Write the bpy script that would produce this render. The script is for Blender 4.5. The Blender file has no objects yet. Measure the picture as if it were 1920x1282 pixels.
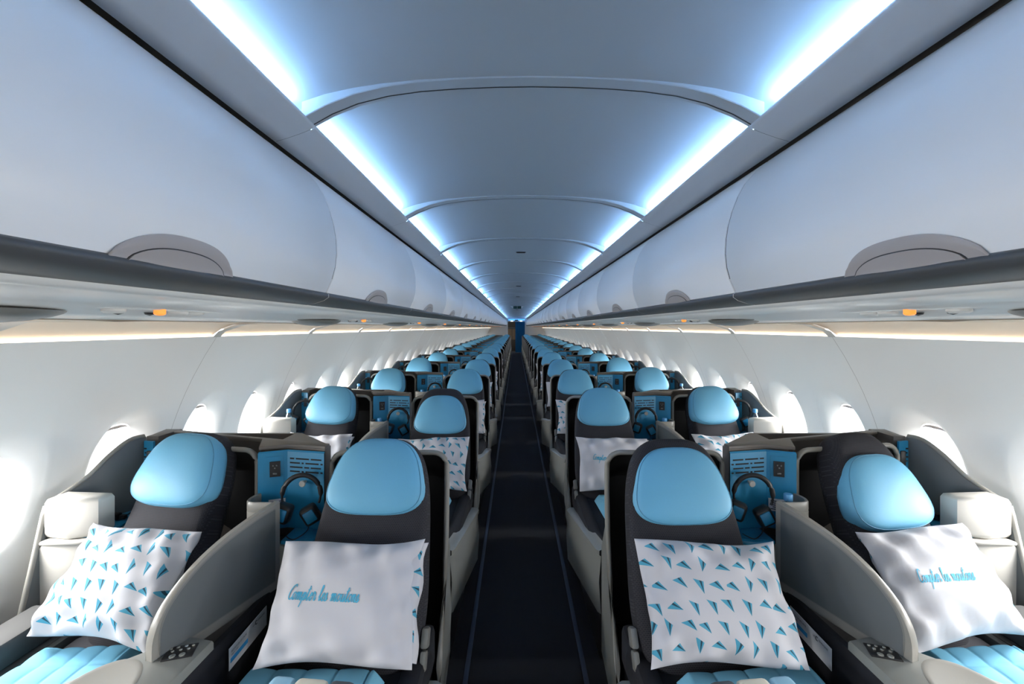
import bpy, bmesh, math, random
from mathutils import Vector, Matrix
random.seed(4)
scene = bpy.context.scene
col = scene.collection
PI = math.pi

# ------------------------------------------------------------------ camera
FPX = 853.0
cam_d = bpy.data.cameras.new('camera')
cam_d.sensor_width = 36.0
cam_d.lens = FPX / 1920 * 36.0
cam_d.shift_x = -7 / 1920
cam_d.shift_y = -28 / 1920
cam_d.clip_start = 0.02
cam = bpy.data.objects.new('camera', cam_d)
cam.location = (-0.045, 0, 1.57)
cam.rotation_euler = (PI / 2, 0, 0)
col.objects.link(cam)
scene.camera = cam

# ------------------------------------------------------------------ world, exposure
w = bpy.data.worlds.new('sky'); scene.world = w; w.use_nodes = True
bgn = w.node_tree.nodes['Background']
bgn.inputs['Color'].default_value = (0.93, 0.97, 1.0, 1)
bgn.inputs['Strength'].default_value = 3.0
vs = scene.view_settings
vs.view_transform = 'Standard'; vs.look = 'None'; vs.gamma = 1.0; vs.exposure = -0.2
vs.use_curve_mapping = False

WINDOW_RADIANCE = 46.0      # daylight at each window
COVE_STRENGTH = 56.0        # bluish LED strips of the ceiling
WALL_LED = 3.0             # warm strip above the side walls
NROW = 18
D0, PITCH = 1.75, 1.45     # first row, row pitch
Y_END = 27.9
Y_BACK = -1.92

# window daylight (area lamps right outside each pane)
WIN0, WINP = 1.547, 0.5335
WIN_K = list(range(-5, 48))
def wall_u(z): return math.sqrt(max(0.01, 1.917 ** 2 - (z - 0.445) ** 2))
for s in (-1, 1):
    for k in WIN_K:
        L = bpy.data.lights.new('window_daylight', 'AREA')
        L.shape = 'ELLIPSE'; L.size = 0.42; L.size_y = 0.30
        L.energy = WINDOW_RADIANCE * PI * (PI * 0.21 * 0.15)
        L.color = (1.0, 0.985, 0.96)
        o = bpy.data.objects.new('window_daylight', L)
        o.location = (s * (wall_u(0.96) + 0.165), WIN0 + WINP * k, 1.0)
        o.rotation_euler = (0, s * PI / 2 - s * 0.68, 0)      # the sky stands above: light falls inwards and down
        L.spread = math.radians(128)
        col.objects.link(o)

# ------------------------------------------------------------------ materials
def mat(name, base, rough=0.5, metal=0.0, bump=0.0, bscale=200.0, emit=None, estr=0.0, coat=0.0, vary=0.0, sheen=0.0):
    m = bpy.data.materials.new(name); m.use_nodes = True
    nt = m.node_tree; p = nt.nodes['Principled BSDF']
    p.inputs['Base Color'].default_value = (*base, 1)
    p.inputs['Roughness'].default_value = rough
    p.inputs['Metallic'].default_value = metal
    p.inputs['Coat Weight'].default_value = coat
    p.inputs['Sheen Weight'].default_value = sheen
    if emit:
        p.inputs['Emission Color'].default_value = (*emit, 1)
        p.inputs['Emission Strength'].default_value = estr
    if bump or vary:
        tc = nt.nodes.new('ShaderNodeTexCoord')
        n = nt.nodes.new('ShaderNodeTexNoise')
        n.inputs['Scale'].default_value = bscale; n.inputs['Detail'].default_value = 3
        nt.links.new(tc.outputs['Object'], n.inputs['Vector'])
        if bump:
            b = nt.nodes.new('ShaderNodeBump'); b.inputs['Strength'].default_value = bump
            b.inputs['Distance'].default_value = 0.002
            nt.links.new(n.outputs['Fac'], b.inputs['Height'])
            nt.links.new(b.outputs['Normal'], p.inputs['Normal'])
        if vary:
            r = nt.nodes.new('ShaderNodeMix'); r.data_type = 'RGBA'
            r.inputs[6].default_value = (*[c * (1 - vary) for c in base], 1)
            r.inputs[7].default_value = (*[min(1, c * (1 + vary)) for c in base], 1)
            nt.links.new(n.outputs['Fac'], r.inputs[0])
            nt.links.new(r.outputs[2], p.inputs['Base Color'])
    return m

def fabric_mat():
    m = mat('seat_fabric', (0.030, 0.031, 0.043), 0.9)
    nt = m.node_tree; p = nt.nodes['Principled BSDF']
    tc = nt.nodes.new('ShaderNodeTexCoord')
    br = nt.nodes.new('ShaderNodeTexBrick')
    br.inputs['Scale'].default_value = 1.0
    br.inputs['Brick Width'].default_value = 0.008; br.inputs['Row Height'].default_value = 0.0055
    br.inputs['Mortar Size'].default_value = 0.0009; br.inputs['Mortar Smooth'].default_value = 0.6
    br.inputs['Color1'].default_value = (0.011, 0.011, 0.016, 1); br.inputs['Color2'].default_value = (0.014, 0.014, 0.020, 1)
    br.inputs['Mortar'].default_value = (0.034, 0.033, 0.040, 1)
    sx = nt.nodes.new('ShaderNodeSeparateXYZ'); cx = nt.nodes.new('ShaderNodeCombineXYZ')
    nt.links.new(tc.outputs['Object'], sx.inputs[0])
    nt.links.new(sx.outputs['X'], cx.inputs['X']); nt.links.new(sx.outputs['Z'], cx.inputs['Y'])
    nt.links.new(cx.outputs[0], br.inputs['Vector'])
    nt.links.new(br.outputs['Color'], p.inputs['Base Color'])
    b = nt.nodes.new('ShaderNodeBump'); b.inputs['Strength'].default_value = 0.3; b.inputs['Distance'].default_value = 0.001
    nt.links.new(br.outputs['Fac'], b.inputs['Height']); nt.links.new(b.outputs['Normal'], p.inputs['Normal'])
    return m

def plane_print_mat():
    """white cotton printed with small folded paper planes (flat print)"""
    m = mat('printed_cotton', (0.8, 0.8, 0.82), 0.85)
    nt = m.node_tree; N = nt.nodes; Lk = nt.links; p = N['Principled BSDF']
    def math_(op, a, b=None, clamp=False):
        n = N.new('ShaderNodeMath'); n.operation = op; n.use_clamp = clamp
        for i, v in enumerate((a, b)):
            if v is None: continue
            if isinstance(v, (int, float)): n.inputs[i].default_value = v
            else: Lk.new(v, n.inputs[i])
        return n.outputs[0]
    uv = N.new('ShaderNodeUVMap'); uv.uv_map = 'UVMap'
    sp = N.new('ShaderNodeSeparateXYZ'); Lk.new(uv.outputs[0], sp.inputs[0])
    cell = 0.056
    v0 = math_('DIVIDE', sp.outputs['Y'], cell)
    row = math_('FLOOR', v0)
    odd = math_('MULTIPLY', math_('MODULO', math_('ADD', row, 100), 2), 0.5)
    u0 = math_('ADD', math_('DIVIDE', sp.outputs['X'], cell), odd)
    cu = math_('FLOOR', u0)
    fu = math_('SUBTRACT', math_('FRACT', u0), 0.5); fv = math_('SUBTRACT', math_('FRACT', v0), 0.5)
    cb = N.new('ShaderNodeCombineXYZ'); Lk.new(cu, cb.inputs[0]); Lk.new(row, cb.inputs[1])
    wn = N.new('ShaderNodeTexWhiteNoise'); wn.noise_dimensions = '2D'; Lk.new(cb.outputs[0], wn.inputs['Vector'])
    ang = math_('MULTIPLY', math_('SUBTRACT', wn.outputs['Value'], 0.75), 1.6)
    sc = N.new('ShaderNodeSeparateColor'); Lk.new(wn.outputs['Color'], sc.inputs[0])
    fu = math_('ADD', fu, math_('MULTIPLY', math_('SUBTRACT', sc.outputs[1], 0.5), 0.25))
    fv = math_('ADD', fv, math_('MULTIPLY', math_('SUBTRACT', sc.outputs[2], 0.5), 0.25))
    ca, sa = math_('COSINE', ang), math_('SINE', ang)
    x = math_('SUBTRACT', math_('MULTIPLY', fu, ca), math_('MULTIPLY', fv, sa))
    y = math_('ADD', math_('MULTIPLY', fu, sa), math_('MULTIPLY', fv, ca))
    x = math_('MULTIPLY', x, 0.76); y = math_('MULTIPLY', y, 0.76)
    half = math_('MULTIPLY', math_('ADD', y, 0.30), 0.36)          # tip at y=-.30
    inside = math_('MULTIPLY', math_('LESS_THAN', math_('ABSOLUTE', x), half),
                   math_('LESS_THAN', math_('ADD', y, math_('MULTIPLY', x, 0.55)), 0.20))
    xr = math_('DIVIDE', x, math_('MAXIMUM', half, 0.001))
    dark = math_('MULTIPLY', math_('LESS_THAN', math_('ABSOLUTE', math_('SUBTRACT', xr, 0.22)), 0.26), 1.0)
    mx = N.new('ShaderNodeMix'); mx.data_type = 'RGBA'
    mx.inputs[6].default_value = (0.06, 0.30, 0.44, 1); mx.inputs[7].default_value = (0.012, 0.055, 0.085, 1)
    Lk.new(dark, mx.inputs[0])
    m2 = N.new('ShaderNodeMix'); m2.data_type = 'RGBA'
    m2.inputs[6].default_value = (0.50, 0.50, 0.535, 1)
    Lk.new(inside, m2.inputs[0]); Lk.new(mx.outputs[2], m2.inputs[7])
    Lk.new(m2.outputs[2], p.inputs['Base Color'])
    return m

def carpet_mat():
    m = mat('carpet', (0.0045, 0.0055, 0.009), 0.95, bump=0.6, bscale=900, vary=0.35)
    return m

def glass_mat(name, tint, fac=0.12):
    m = bpy.data.materials.new(name); m.use_nodes = True
    nt = m.node_tree; nt.nodes.remove(nt.nodes['Principled BSDF'])
    t = nt.nodes.new('ShaderNodeBsdfTransparent'); t.inputs[0].default_value = (*tint, 1)
    g = nt.nodes.new('ShaderNodeBsdfGlossy'); g.inputs['Roughness'].default_value = 0.06
    mx = nt.nodes.new('ShaderNodeMixShader'); mx.inputs[0].default_value = fac
    nt.links.new(t.outputs[0], mx.inputs[1]); nt.links.new(g.outputs[0], mx.inputs[2])
    nt.links.new(mx.outputs[0], nt.nodes['Material Output'].inputs['Surface'])
    return m

M = {}
M['ceil'] = mat('ceiling_white', (0.55, 0.57, 0.59), 0.5)
M['trim'] = mat('trim_white', (0.66, 0.67, 0.69), 0.45)
M['bin'] = mat('bin_white', (0.88, 0.89, 0.90), 0.32, bump=0.02, bscale=60)
M['dark_gap'] = mat('gap_black', (0.01, 0.01, 0.011), 0.8)
M['rail'] = mat('rail_grey', (0.075, 0.075, 0.075), 0.45)
M['taupe'] = mat('handle_taupe', (0.40, 0.355, 0.33), 0.4)
M['groove'] = mat('groove_dark', (0.03, 0.028, 0.028), 0.6)
M['silver'] = mat('underside_grey', (0.80, 0.81, 0.80), 0.28)
M['leafgrey'] = mat('leaf_grey', (0.20, 0.20, 0.19), 0.4)
M['wall'] = mat('wall_white', (0.88, 0.865, 0.84), 0.45)
M['cream'] = mat('cove_warm_lit', (0.86, 0.72, 0.57), 0.5)  # white shell; the warm cove light is tinted into its base colour
M['led'] = mat('led_blue_white', (0.8, 0.9, 1), 0.5, emit=(0.29, 0.56, 1.0), estr=COVE_STRENGTH)
M['wled'] = mat('led_warm', (1, 0.9, 0.8), 0.5, emit=(1.0, 0.84, 0.66), estr=WALL_LED)
M['grey'] = mat('shell_grey', (0.22, 0.225, 0.21), 0.4, bump=0.03, bscale=500)
M['finface'] = mat('screen_grey', (0.12, 0.132, 0.136), 0.45, bump=0.04, bscale=500)
M['rim'] = mat('rim_warm_grey', (0.27, 0.26, 0.235), 0.35)
M['ivory'] = mat('ivory_plastic', (0.55, 0.525, 0.48), 0.35)
M['black'] = mat('liner_black', (0.008, 0.008, 0.009), 0.8)
M['blackp'] = mat('black_plastic', (0.012, 0.012, 0.014), 0.45)
M['fabric'] = fabric_mat()
M['fabric2'] = mat('side_fabric', (0.009, 0.0095, 0.014), 0.92, bump=0.15, bscale=700)
M['blue'] = mat('headrest_blue_leather', (0.13, 0.40, 0.60), 0.58, bump=0.05, bscale=260, vary=0.03)
M['bluepipe'] = mat('headrest_piping', (0.07, 0.25, 0.40), 0.5)
M['panelblue'] = mat('panel_blue', (0.016, 0.215, 0.40), 0.35)
M['deepblue'] = mat('tray_deep_blue', (0.008, 0.14, 0.29), 0.4)
M['ledge'] = mat('ledge_taupe', (0.12, 0.103, 0.09), 0.4)
M['carpet'] = carpet_mat()
M['track'] = mat('track_blue_grey', (0.022, 0.029, 0.05), 0.5)
M['quilt'] = mat('quilt_blue', (0.16, 0.43, 0.60), 0.85)
M['cotton'] = mat('white_cotton', (0.50, 0.50, 0.535), 0.85)
M['print'] = plane_print_mat()
M['ink'] = mat('ink_teal', (0.05, 0.33, 0.50), 0.8)
M['inkdark'] = mat('ink_dark', (0.02, 0.03, 0.05), 0.8)
M['inkblue'] = mat('ink_blue', (0.03, 0.30, 0.65), 0.8)
M['paper'] = mat('card_white', (0.74, 0.75, 0.78), 0.4)
M['creamcloth'] = mat('cream_cloth', (0.70, 0.67, 0.57), 0.85)
M['lightblue'] = mat('light_blue_cloth', (0.30, 0.55, 0.72), 0.8)
M['slategrey'] = mat('slate_cloth', (0.07, 0.085, 0.10), 0.8)
M['orange'] = mat('orange_lamp', (1, 0.35, 0.08), 0.4, emit=(1.0, 0.26, 0.03), estr=1.2)
M['button'] = mat('metal_button', (0.65, 0.66, 0.62), 0.25, metal=0.8)
M['pane'] = glass_mat('window_pane', (0.98, 0.99, 1.0), 0.06)
M['bottle'] = glass_mat('bottle_plastic', (0.80, 0.90, 0.97), 0.2)
M['cap'] = mat('bottle_cap_blue', (0.13, 0.42, 0.78), 0.4)
M['pink'] = mat('bottle_label_pink', (0.75, 0.40, 0.46), 0.5)
M['curtain'] = mat('curtain_blue', (0.012, 0.17, 0.38), 0.85)
M['galley'] = mat('galley_dark', (0.035, 0.027, 0.02), 0.5)
M['galleyw'] = mat('galley_wood', (0.13, 0.085, 0.05), 0.5)
M['sign'] = mat('exit_sign_dark_green', (0.004, 0.045, 0.035), 0.3)
M['signled'] = mat('entry_light', (1, 0.9, 0.8), 0.4, emit=(1.0, 0.92, 0.8), estr=3.0)
M['entryblue'] = mat('entry_blue_light', (0.1, 0.5, 1), 0.4, emit=(0.10, 0.42, 1.0), estr=1.3)
M['white'] = mat('white_plastic', (0.76, 0.76, 0.74), 0.4)

# ------------------------------------------------------------------ mesh helpers
def mesh(name, verts, faces, m, smooth=True, mats=None, fm=None, fix=True, uv=None, angle=None):
    me = bpy.data.meshes.new(name)
    me.from_pydata([tuple(v) for v in verts], [], faces)
    for mm in (mats or [m]): me.materials.append(mm)
    if fm: me.polygons.foreach_set('material_index', fm)
    if uv:
        l = me.uv_layers.new(name='UVMap')
        for lp in me.loops: l.data[lp.index].uv = uv[lp.vertex_index]
    if fix:
        bm = bmesh.new(); bm.from_mesh(me)
        bmesh.ops.recalc_face_normals(bm, faces=bm.faces[:]); bm.to_mesh(me); bm.free()
    if smooth:
        me.polygons.foreach_set('use_smooth', [True] * len(me.polygons))
        if angle is not None:
            try: me.set_sharp_from_angle(angle=angle)
            except Exception: pass
    me.update()
    return me

def obj(name, me, parent=None, loc=(0, 0, 0), rot=(0, 0, 0)):
    o = bpy.data.objects.new(name, me); col.objects.link(o)
    o.location = loc; o.rotation_euler = rot
    if parent: o.parent = parent
    return o

def empty(name, loc=(0, 0, 0), rot=(0, 0, 0)):
    o = bpy.data.objects.new(name, None); col.objects.link(o)
    o.location = loc; o.rotation_euler = rot; o.empty_display_size = 0.1
    return o

def tag(o, label=None, cat=None, group=None, kind=None):
    if label: o['label'] = label
    if cat: o['category'] = cat
    if group: o['group'] = group
    if kind: o['kind'] = kind
    return o

class MB:
    """collects primitives into one mesh"""
    def __init__(self): self.v = []; self.f = []
    def add(self, v, f):
        n = len(self.v); self.v += [tuple(p) for p in v]; self.f += [tuple(i + n for i in q) for q in f]
    def bm(self, bm):
        bm.verts.index_update()
        self.add([v.co[:] for v in bm.verts], [[v.index for v in fc.verts] for fc in bm.faces]); bm.free()
    def box(self, x0, x1, y0, y1, z0, z1, bev=0.0, seg=2):
        bm = bmesh.new(); bmesh.ops.create_cube(bm, size=1)
        for v in bm.verts:
            v.co = ((x0 + x1) / 2 + v.co.x * (x1 - x0), (y0 + y1) / 2 + v.co.y * (y1 - y0), (z0 + z1) / 2 + v.co.z * (z1 - z0))
        if bev: bmesh.ops.bevel(bm, geom=bm.edges[:], offset=bev, segments=seg, affect='EDGES', profile=0.5)
        self.bm(bm); return self
    def prism(self, poly, h0, h1, axis='z', bev=0.0):
        """poly: 2D points; extruded along an axis (z: (x,y); y: (x,z); x: (y,z))"""
        bm = bmesh.new()
        def P(a, b, h): return {'z': (a, b, h), 'y': (a, h, b), 'x': (h, a, b)}[axis]
        vs0 = [bm.verts.new(P(a, b, h0)) for a, b in poly]; vs1 = [bm.verts.new(P(a, b, h1)) for a, b in poly]
        n = len(poly)
        bm.faces.new(vs0); bm.faces.new(vs1[::-1])
        for i in range(n): bm.faces.new((vs0[i], vs1[i], vs1[(i + 1) % n], vs0[(i + 1) % n]))
        bmesh.ops.recalc_face_normals(bm, faces=bm.faces[:])
        if bev:
            es = [e for e in bm.edges if abs((e.verts[0].co - e.verts[1].co).normalized()[{'z': 2, 'y': 1, 'x': 0}[axis]]) < 0.5]
            bmesh.ops.bevel(bm, geom=es, offset=bev, segments=2, affect='EDGES', profile=0.5)
        self.bm(bm); return self
    def grid(self, rows, close_u=False):
        """rows: list of equal-length point lists"""
        n = len(rows[0]); v = [p for r in rows for p in r]; f = []
        for i in range(len(rows) - 1):
            for j in range(n if close_u else n - 1):
                a = i * n + j; b = i * n + (j + 1) % n
                f.append((a, b, b + n, a + n))
        self.add(v, f); return self
    def tube(self, pts, r, seg=8, cap=True, flat=1.0):
        pts = [Vector(p) for p in pts]; rows = []
        for i, p in enumerate(pts):
            t = (pts[min(i + 1, len(pts) - 1)] - pts[max(i - 1, 0)]).normalized()
            up = Vector((0, 0, 1)) if abs(t.z) < 0.9 else Vector((0, 1, 0))
            a = t.cross(up).normalized(); b = t.cross(a).normalized()
            rr = r[i] if isinstance(r, (list, tuple)) else r
            rows.append([p + a * math.cos(2 * PI * k / seg) * rr + b * math.sin(2 * PI * k / seg) * rr * flat for k in range(seg)])
        self.grid(rows, close_u=True)
        if cap:
            n0 = len(self.v)
            self.v += [tuple(p) for p in rows[0]] + [tuple(p) for p in rows[-1]]
            self.f += [tuple(range(n0, n0 + seg)), tuple(range(n0 + seg, n0 + 2 * seg))]
        return self
    def lathe(self, prof, seg=20, cx=0, cy=0):
        rows = [[(cx + r * math.cos(2 * PI * k / seg), cy + r * math.sin(2 * PI * k / seg), z) for k in range(seg)] for r, z in prof]
        return self.grid(rows, close_u=True)
    def build(self, name, m, smooth=True, angle=0.6, fix=True):
        return mesh(name, self.v, self.f, m, smooth=smooth, angle=angle, fix=fix)

def MX(s, mb):
    """mirror helper: scales x by s"""
    mb.v = [(s * x, y, z) for x, y, z in mb.v]; return mb

def cushion(wt, wb, hh, th, bulge, n=3.2, seg=56, name='cushion', m=None, back=0.75):
    """rounded trapezoid cushion, front to -Y, centred"""
    def outline(r, k):
        a = 2 * PI * k / seg; c, s_ = math.cos(a), math.sin(a)
        cx = math.copysign(abs(c) ** (2 / n), c); cz = math.copysign(abs(s_) ** (2 / n), s_)
        t = (cz * r + 1) / 2
        return ((wb + (wt - wb) * t) * cx * r, hh * cz * r)
    rows = []
    for r, y in [(0.001, -th / 2 - bulge), (0.25, -th / 2 - bulge * 0.97), (0.5, -th / 2 - bulge * 0.87), (0.72, -th / 2 - bulge * 0.66), (0.86, -th / 2 - bulge * 0.40),
                 (0.94, -th / 2 - bulge * 0.12), (0.985, -th / 2 + th * 0.12), (1.0, -th / 2 + th * 0.3), (1.0, th * 0.2), (0.975, th * 0.42), (back, th / 2), (0.001, th / 2)]:
        rows.append([(outline(r, k)[0], y, outline(r, k)[1]) for k in range(seg)])
    mb = MB(); mb.grid(rows, close_u=True)
    me = mb.build(name, m, angle=None)
    pipe = MB()
    ring = [(outline(0.955, k)[0], -th / 2 - bulge * 0.03, outline(0.955, k)[1]) for k in range(seg + 1)]
    pipe.tube(ring, 0.0016, 5, cap=False)
    return me, pipe

def catmull(pts, per=6):
    out = []
    P = [pts[0]] + list(pts) + [pts[-1]]
    for i in range(1, len(P) - 2):
        for j in range(per):
            t = j / per
            out.append(tuple(0.5 * ((2 * b) + (-a + c) * t + (2 * a - 5 * b + 4 * c - d) * t * t + (-a + 3 * b - 3 * c + d) * t ** 3)
                             for a, b, c, d in zip(P[i - 1], P[i], P[i + 1], P[i + 2])))
    out.append(tuple(pts[-1])); return out

ORD = ['nearest', 'second', 'third', 'fourth', 'fifth', 'sixth', 'seventh', 'eighth', 'ninth', 'tenth', 'eleventh', 'twelfth', 'thirteenth',
       'fourteenth', 'fifteenth', 'sixteenth', 'seventeenth', 'eighteenth', 'nineteenth', 'twentieth', 'twenty-first', 'twenty-second', 'twenty-third',
       'twenty-fourth', 'twenty-fifth', 'twenty-sixth', 'twenty-seventh', 'twenty-eighth', 'twenty-ninth', 'thirtieth']
SIDE = {-1: 'left', 1: 'right'}
def rowtxt(k): return 'nearest row' if k == 0 else ('farthest row' if k == NROW - 1 else ORD[k] + ' row')

# ------------------------------------------------------------------ structure: floor, hull, end walls
mb = MB(); mb.box(-2.0, 2.0, Y_BACK, Y_END + 2.4, -0.05, 0.0)
tag(obj('floor', mb.build('floor', M['carpet'], smooth=False)), 'dark navy carpet along the aisle', kind='structure')
for s in (-1, 1):
    mb = MB(); mb.box(s * 0.268 - 0.011, s * 0.268 + 0.011, Y_BACK, Y_END, 0.0, 0.006, 0.002)
    tag(obj('trim_%d' % (1 if s < 0 else 2), mb.build('floor_track', M['track'])), 'thin blue-grey floor track edging the %s side of the aisle' % SIDE[s], kind='structure')
# unseen hull, added to keep sky light out above, below and behind the panels
for s in (-1, 1):
    mb = MB()
    prof = [(0.0, 2.42), (0.9, 2.36), (1.4, 2.1), (1.72, 1.75), (1.72, 1.56)]
    mb.grid([[(s * u, y, z) for u, z in prof] for y in (Y_BACK, Y_END + 2.4)])
    prof = [(wall_u(0.46) + 0.01, 0.50), (1.93, 0.25), (1.9, -0.05)]
    mb.grid([[(s * u, y, z) for u, z in prof] for y in (Y_BACK, Y_END + 2.4)])
    prof = [(1.72, 1.60), (2.15, 1.55), (2.15, 1.40)]
    tag(obj('wall_hull_' + SIDE[s], mb.build('hull', M['wall'], smooth=False)), kind='structure', label='unseen light-blocking hull added behind the %s side panels' % SIDE[s])
mb = MB(); mb.box(-2.2, 2.2, Y_BACK - 0.05, Y_BACK, -0.05, 2.5)
tag(obj('wall_behind', mb.build('bulkhead', M['wall'], smooth=False)), 'bulkhead wall behind the camera', kind='structure')

# ------------------------------------------------------------------ side walls with windows
PAN0 = 2.347 - 1.067 * 3
NPAN = 28
WZ = 0.965
WT = 1.522
WB = 0.44
def superell(a, rx, rz, n):
    c, s_ = math.cos(a), math.sin(a)
    return rx * math.copysign(abs(c) ** (2 / n), c), rz * math.copysign(abs(s_) ** (2 / n), s_)
def wall_cell(mb, s, y0, y1, yc):
    """one window bay: reveal funnel + surrounding panel"""
    N = 48
    angs = [2 * PI * k / N + 0.0001 for k in range(N)]
    hw0, hw1 = yc - y0, y1 - yc
    def border(a):
        c, s_ = math.cos(a), math.sin(a)
        t = 1e9
        if c > 1e-6: t = min(t, hw1 / c)
        if c < -1e-6: t = min(t, -hw0 / c)
        if s_ > 1e-6: t = min(t, (WT - WZ) / s_)
        if s_ < -1e-6: t = min(t, (WB - WZ) / s_)
        return c * t, s_ * t
    # make sure the bay's corners are hit
    for (cy, cz) in ((hw1, WT - WZ), (-hw0, WT - WZ), (-hw0, WB - WZ), (hw1, WB - WZ)):
        ca = math.atan2(cz, cy) % (2 * PI)
        i = min(range(N), key=lambda k: abs(((angs[k] - ca + PI) % (2 * PI)) - PI)); angs[i] = ca
    rings = []
    o0 = [superell(a, 0.112, 0.160, 2.6) for a in angs]
    l0 = [superell(a, 0.180, 0.235, 2.3) for a in angs]
    for t in (0, 0.15, 0.35, 0.6, 0.85, 1.0):
        dep = 0.075 * (1 - t) ** 1.6
        rings.append([(o[0] + (l[0] - o[0]) * t, o[1] + (l[1] - o[1]) * t, dep) for o, l in zip(o0, l0)])
    for t in (0.05, 0.25, 0.5, 0.75, 1.0):
        rr = []
        for a, l in zip(angs, l0):
            b = border(a); rr.append((l[0] + (b[0] - l[0]) * t, l[1] + (b[1] - l[1]) * t, -0.004 if t == 0.05 else 0.0))
        rings.append(rr)
    rows = []
    for r in rings:
        rows.append([(s * (wall_u(WZ + dz) + dep), yc + dy, WZ + dz) for dy, dz, dep in r])
    mb.grid(rows, close_u=True)

wall_mesh = {}
for s in (-1, 1):
    wall = empty('wall_' + SIDE[s], (s * 1.85, 0, 0)); tag(wall, 'white curved side wall with a row of windows on the %s' % SIDE[s], kind='structure')
    mb = MB()
    g = 0.0012
    wall_cell(mb, s, g, 0.5335, 0.26675); wall_cell(mb, s, 0.5335, 1.067 - g, 0.26675 + 0.5335)
    pm = mb.build('wall_panel', M['wall'], angle=None, fix=False)
    mb = MB(); zz = [WB + (WT - WB) * i / 12 for i in range(13)]
    mb.grid([[(s * (wall_u(z) + 0.006), y, z) for z in zz] for y in (-0.03, 0.03)])
    seam = mb.build('panel_seam', M['taupe'], fix=False)
    # cove above the panel: scooped shell, warm light put into its colour, + LED lip
    mb = MB()
    cp = [(1.165, 1.588), (1.25, 1.600), (1.38, 1.602), (1.49, 1.590), (1.555, 1.562), (1.60, 1.530)]
    yy = [0.012 + (1.067 - 0.024) * i / 16 for i in range(17)]
    def pinch(i): return min(1.0, (min(i, 16 - i) / 2.0) ** 0.6)
    mb.grid([[(s * u, y, 1.585 + (z - 1.585) * pinch(i) if z > 1.585 else z) for u, z in cp] for i, y in enumerate(yy)])
    cove = mb.build('light_cove', M['cream'], fix=False)
    mb = MB(); mb.grid([[(s * 1.600, y, 1.5315), (s * 1.590, y, 1.530), (s * 1.585, y, 1.525), (s * 1.590, y, 1.520)] for y in (0.03, 1.037)])
    led = mb.build('light_strip', M['wled'], fix=False)
    mb = MB(); mb.grid([[(s * u, y, z) for u, z in ((1.16, 1.586), (1.30, 1.592), (1.45, 1.583), (1.56, 1.548), (1.588, 1.518))] for y in (-0.03, -0.012, 0.012, 0.03)])
    div = mb.build('cove_divider', M['ivory'], fix=False)
    for k in range(NPAN):
        y = PAN0 + 1.067 * k
        if y > Y_END - 0.9: break
        p = obj('wall_panel', pm, wall, (-s * 1.85, y, 0))
        obj('panel_seam', seam, p); obj('light_cove', cove, p); obj('light_strip', led, p); obj('cove_divider', div, p)
    mb = MB(); mb.grid([[(s * (wall_u(z)), y, z) for z in zz] for y in (PAN0 + 1.067 * k, Y_END)])
    obj('end_panel', mb.build('end_panel', M['wall'], fix=False), wall, (-s * 1.85, 0, 0))
# windows
mb = MB(); N = 40
pl = [superell(2 * PI * k / N, 0.125, 0.172, 2.6) for k in range(N)]
mb.add([(0, a, b) for a, b in pl], [tuple(range(N))]); pane = mb.build('pane', M['pane'], smooth=False, fix=False)
wn = 0
for s in (-1, 1):
    # lowered edge of the blind at the top of the opening
    mb = MB()
    rows = []
    for i in range(13):
        a = PI / 2 + (i - 6) / 6 * 0.62
        p0 = superell(a, 0.113, 0.161, 2.6)
        rows.append([(-s * 0.004, p0[0], p0[1]), (-s * 0.010, p0[0] * 0.97, p0[1] - 0.012 * (1 - abs(i - 6) / 6.5)), (s * 0.02, p0[0] * 0.97, p0[1] - 0.014 * (1 - abs(i - 6) / 6.5))])
    mb.grid(rows); blind = mb.build('blind_edge', M['taupe'], fix=False)
    for k in WIN_K:
        wn += 1
        y = WIN0 + WINP * k
        if y > Y_END - 1: continue
        e = empty('window_%d' % wn, (s * (wall_u(WZ) + 0.074), y, WZ)); tag(e, kind='structure', label='oval cabin window in the %s wall' % SIDE[s])
        e.rotation_euler = (0, -s * 0.28, 0)
        obj('pane', pane, e); obj('blind_edge', blind, e)

# ------------------------------------------------------------------ ceiling
CE0 = 1.228 - 1.067 * 3
ARCH = [(0, 2.222), (0.10, 2.2205), (0.20, 2.217), (0.30, 2.211), (0.39, 2.202), (0.47, 2.190), (0.54, 2.174), (0.60, 2.154), (0.64, 2.134), (0.655, 2.115)]
RIB = [(0, 2.2185), (0.10, 2.217), (0.20, 2.213), (0.30, 2.2055), (0.39, 2.193), (0.47, 2.173), (0.54, 2.145), (0.59, 2.117), (0.60, 2.108)]
def sym(p): return [(-u, z) for u, z in p[::-1]] + p[1:]
ceil = empty('ceiling', (0, 0, 2.2)); tag(ceil, 'arched white ceiling lit blue along both edges', kind='structure')
A2, R2 = sym(ARCH), sym(RIB)
mb = MB(); mb.grid([[(u, y, z) for u, z in A2] for y in (0.0, 0.3, 0.7, 1.067)]); arch = mb.build('ceiling_panel', M['ceil'], fix=False, angle=None)
mb = MB()
mb.grid([[(u, y, z + dz) for u, z in R2] for y, dz in ((-0.0022, -0.0006), (0.0022, -0.0006))])
groove = mb.build('groove', M['groove'], fix=False)
mb = MB(); mb.grid([[(u, y, z + dz) for u, z in R2] for y, dz in ((-0.048, 0.045), (-0.0475, 0.002), (-0.0455, 0.0), (-0.002, 0.0), (-0.0015, 0.004), (0.0015, 0.004), (0.002, 0.0), (0.0145, 0.0), (0.0165, 0.002), (0.017, 0.045))])
rib = mb.build('rib', M['ceil'], fix=False, angle=0.5)
tr, ld, gp = {}, {}, {}
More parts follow.
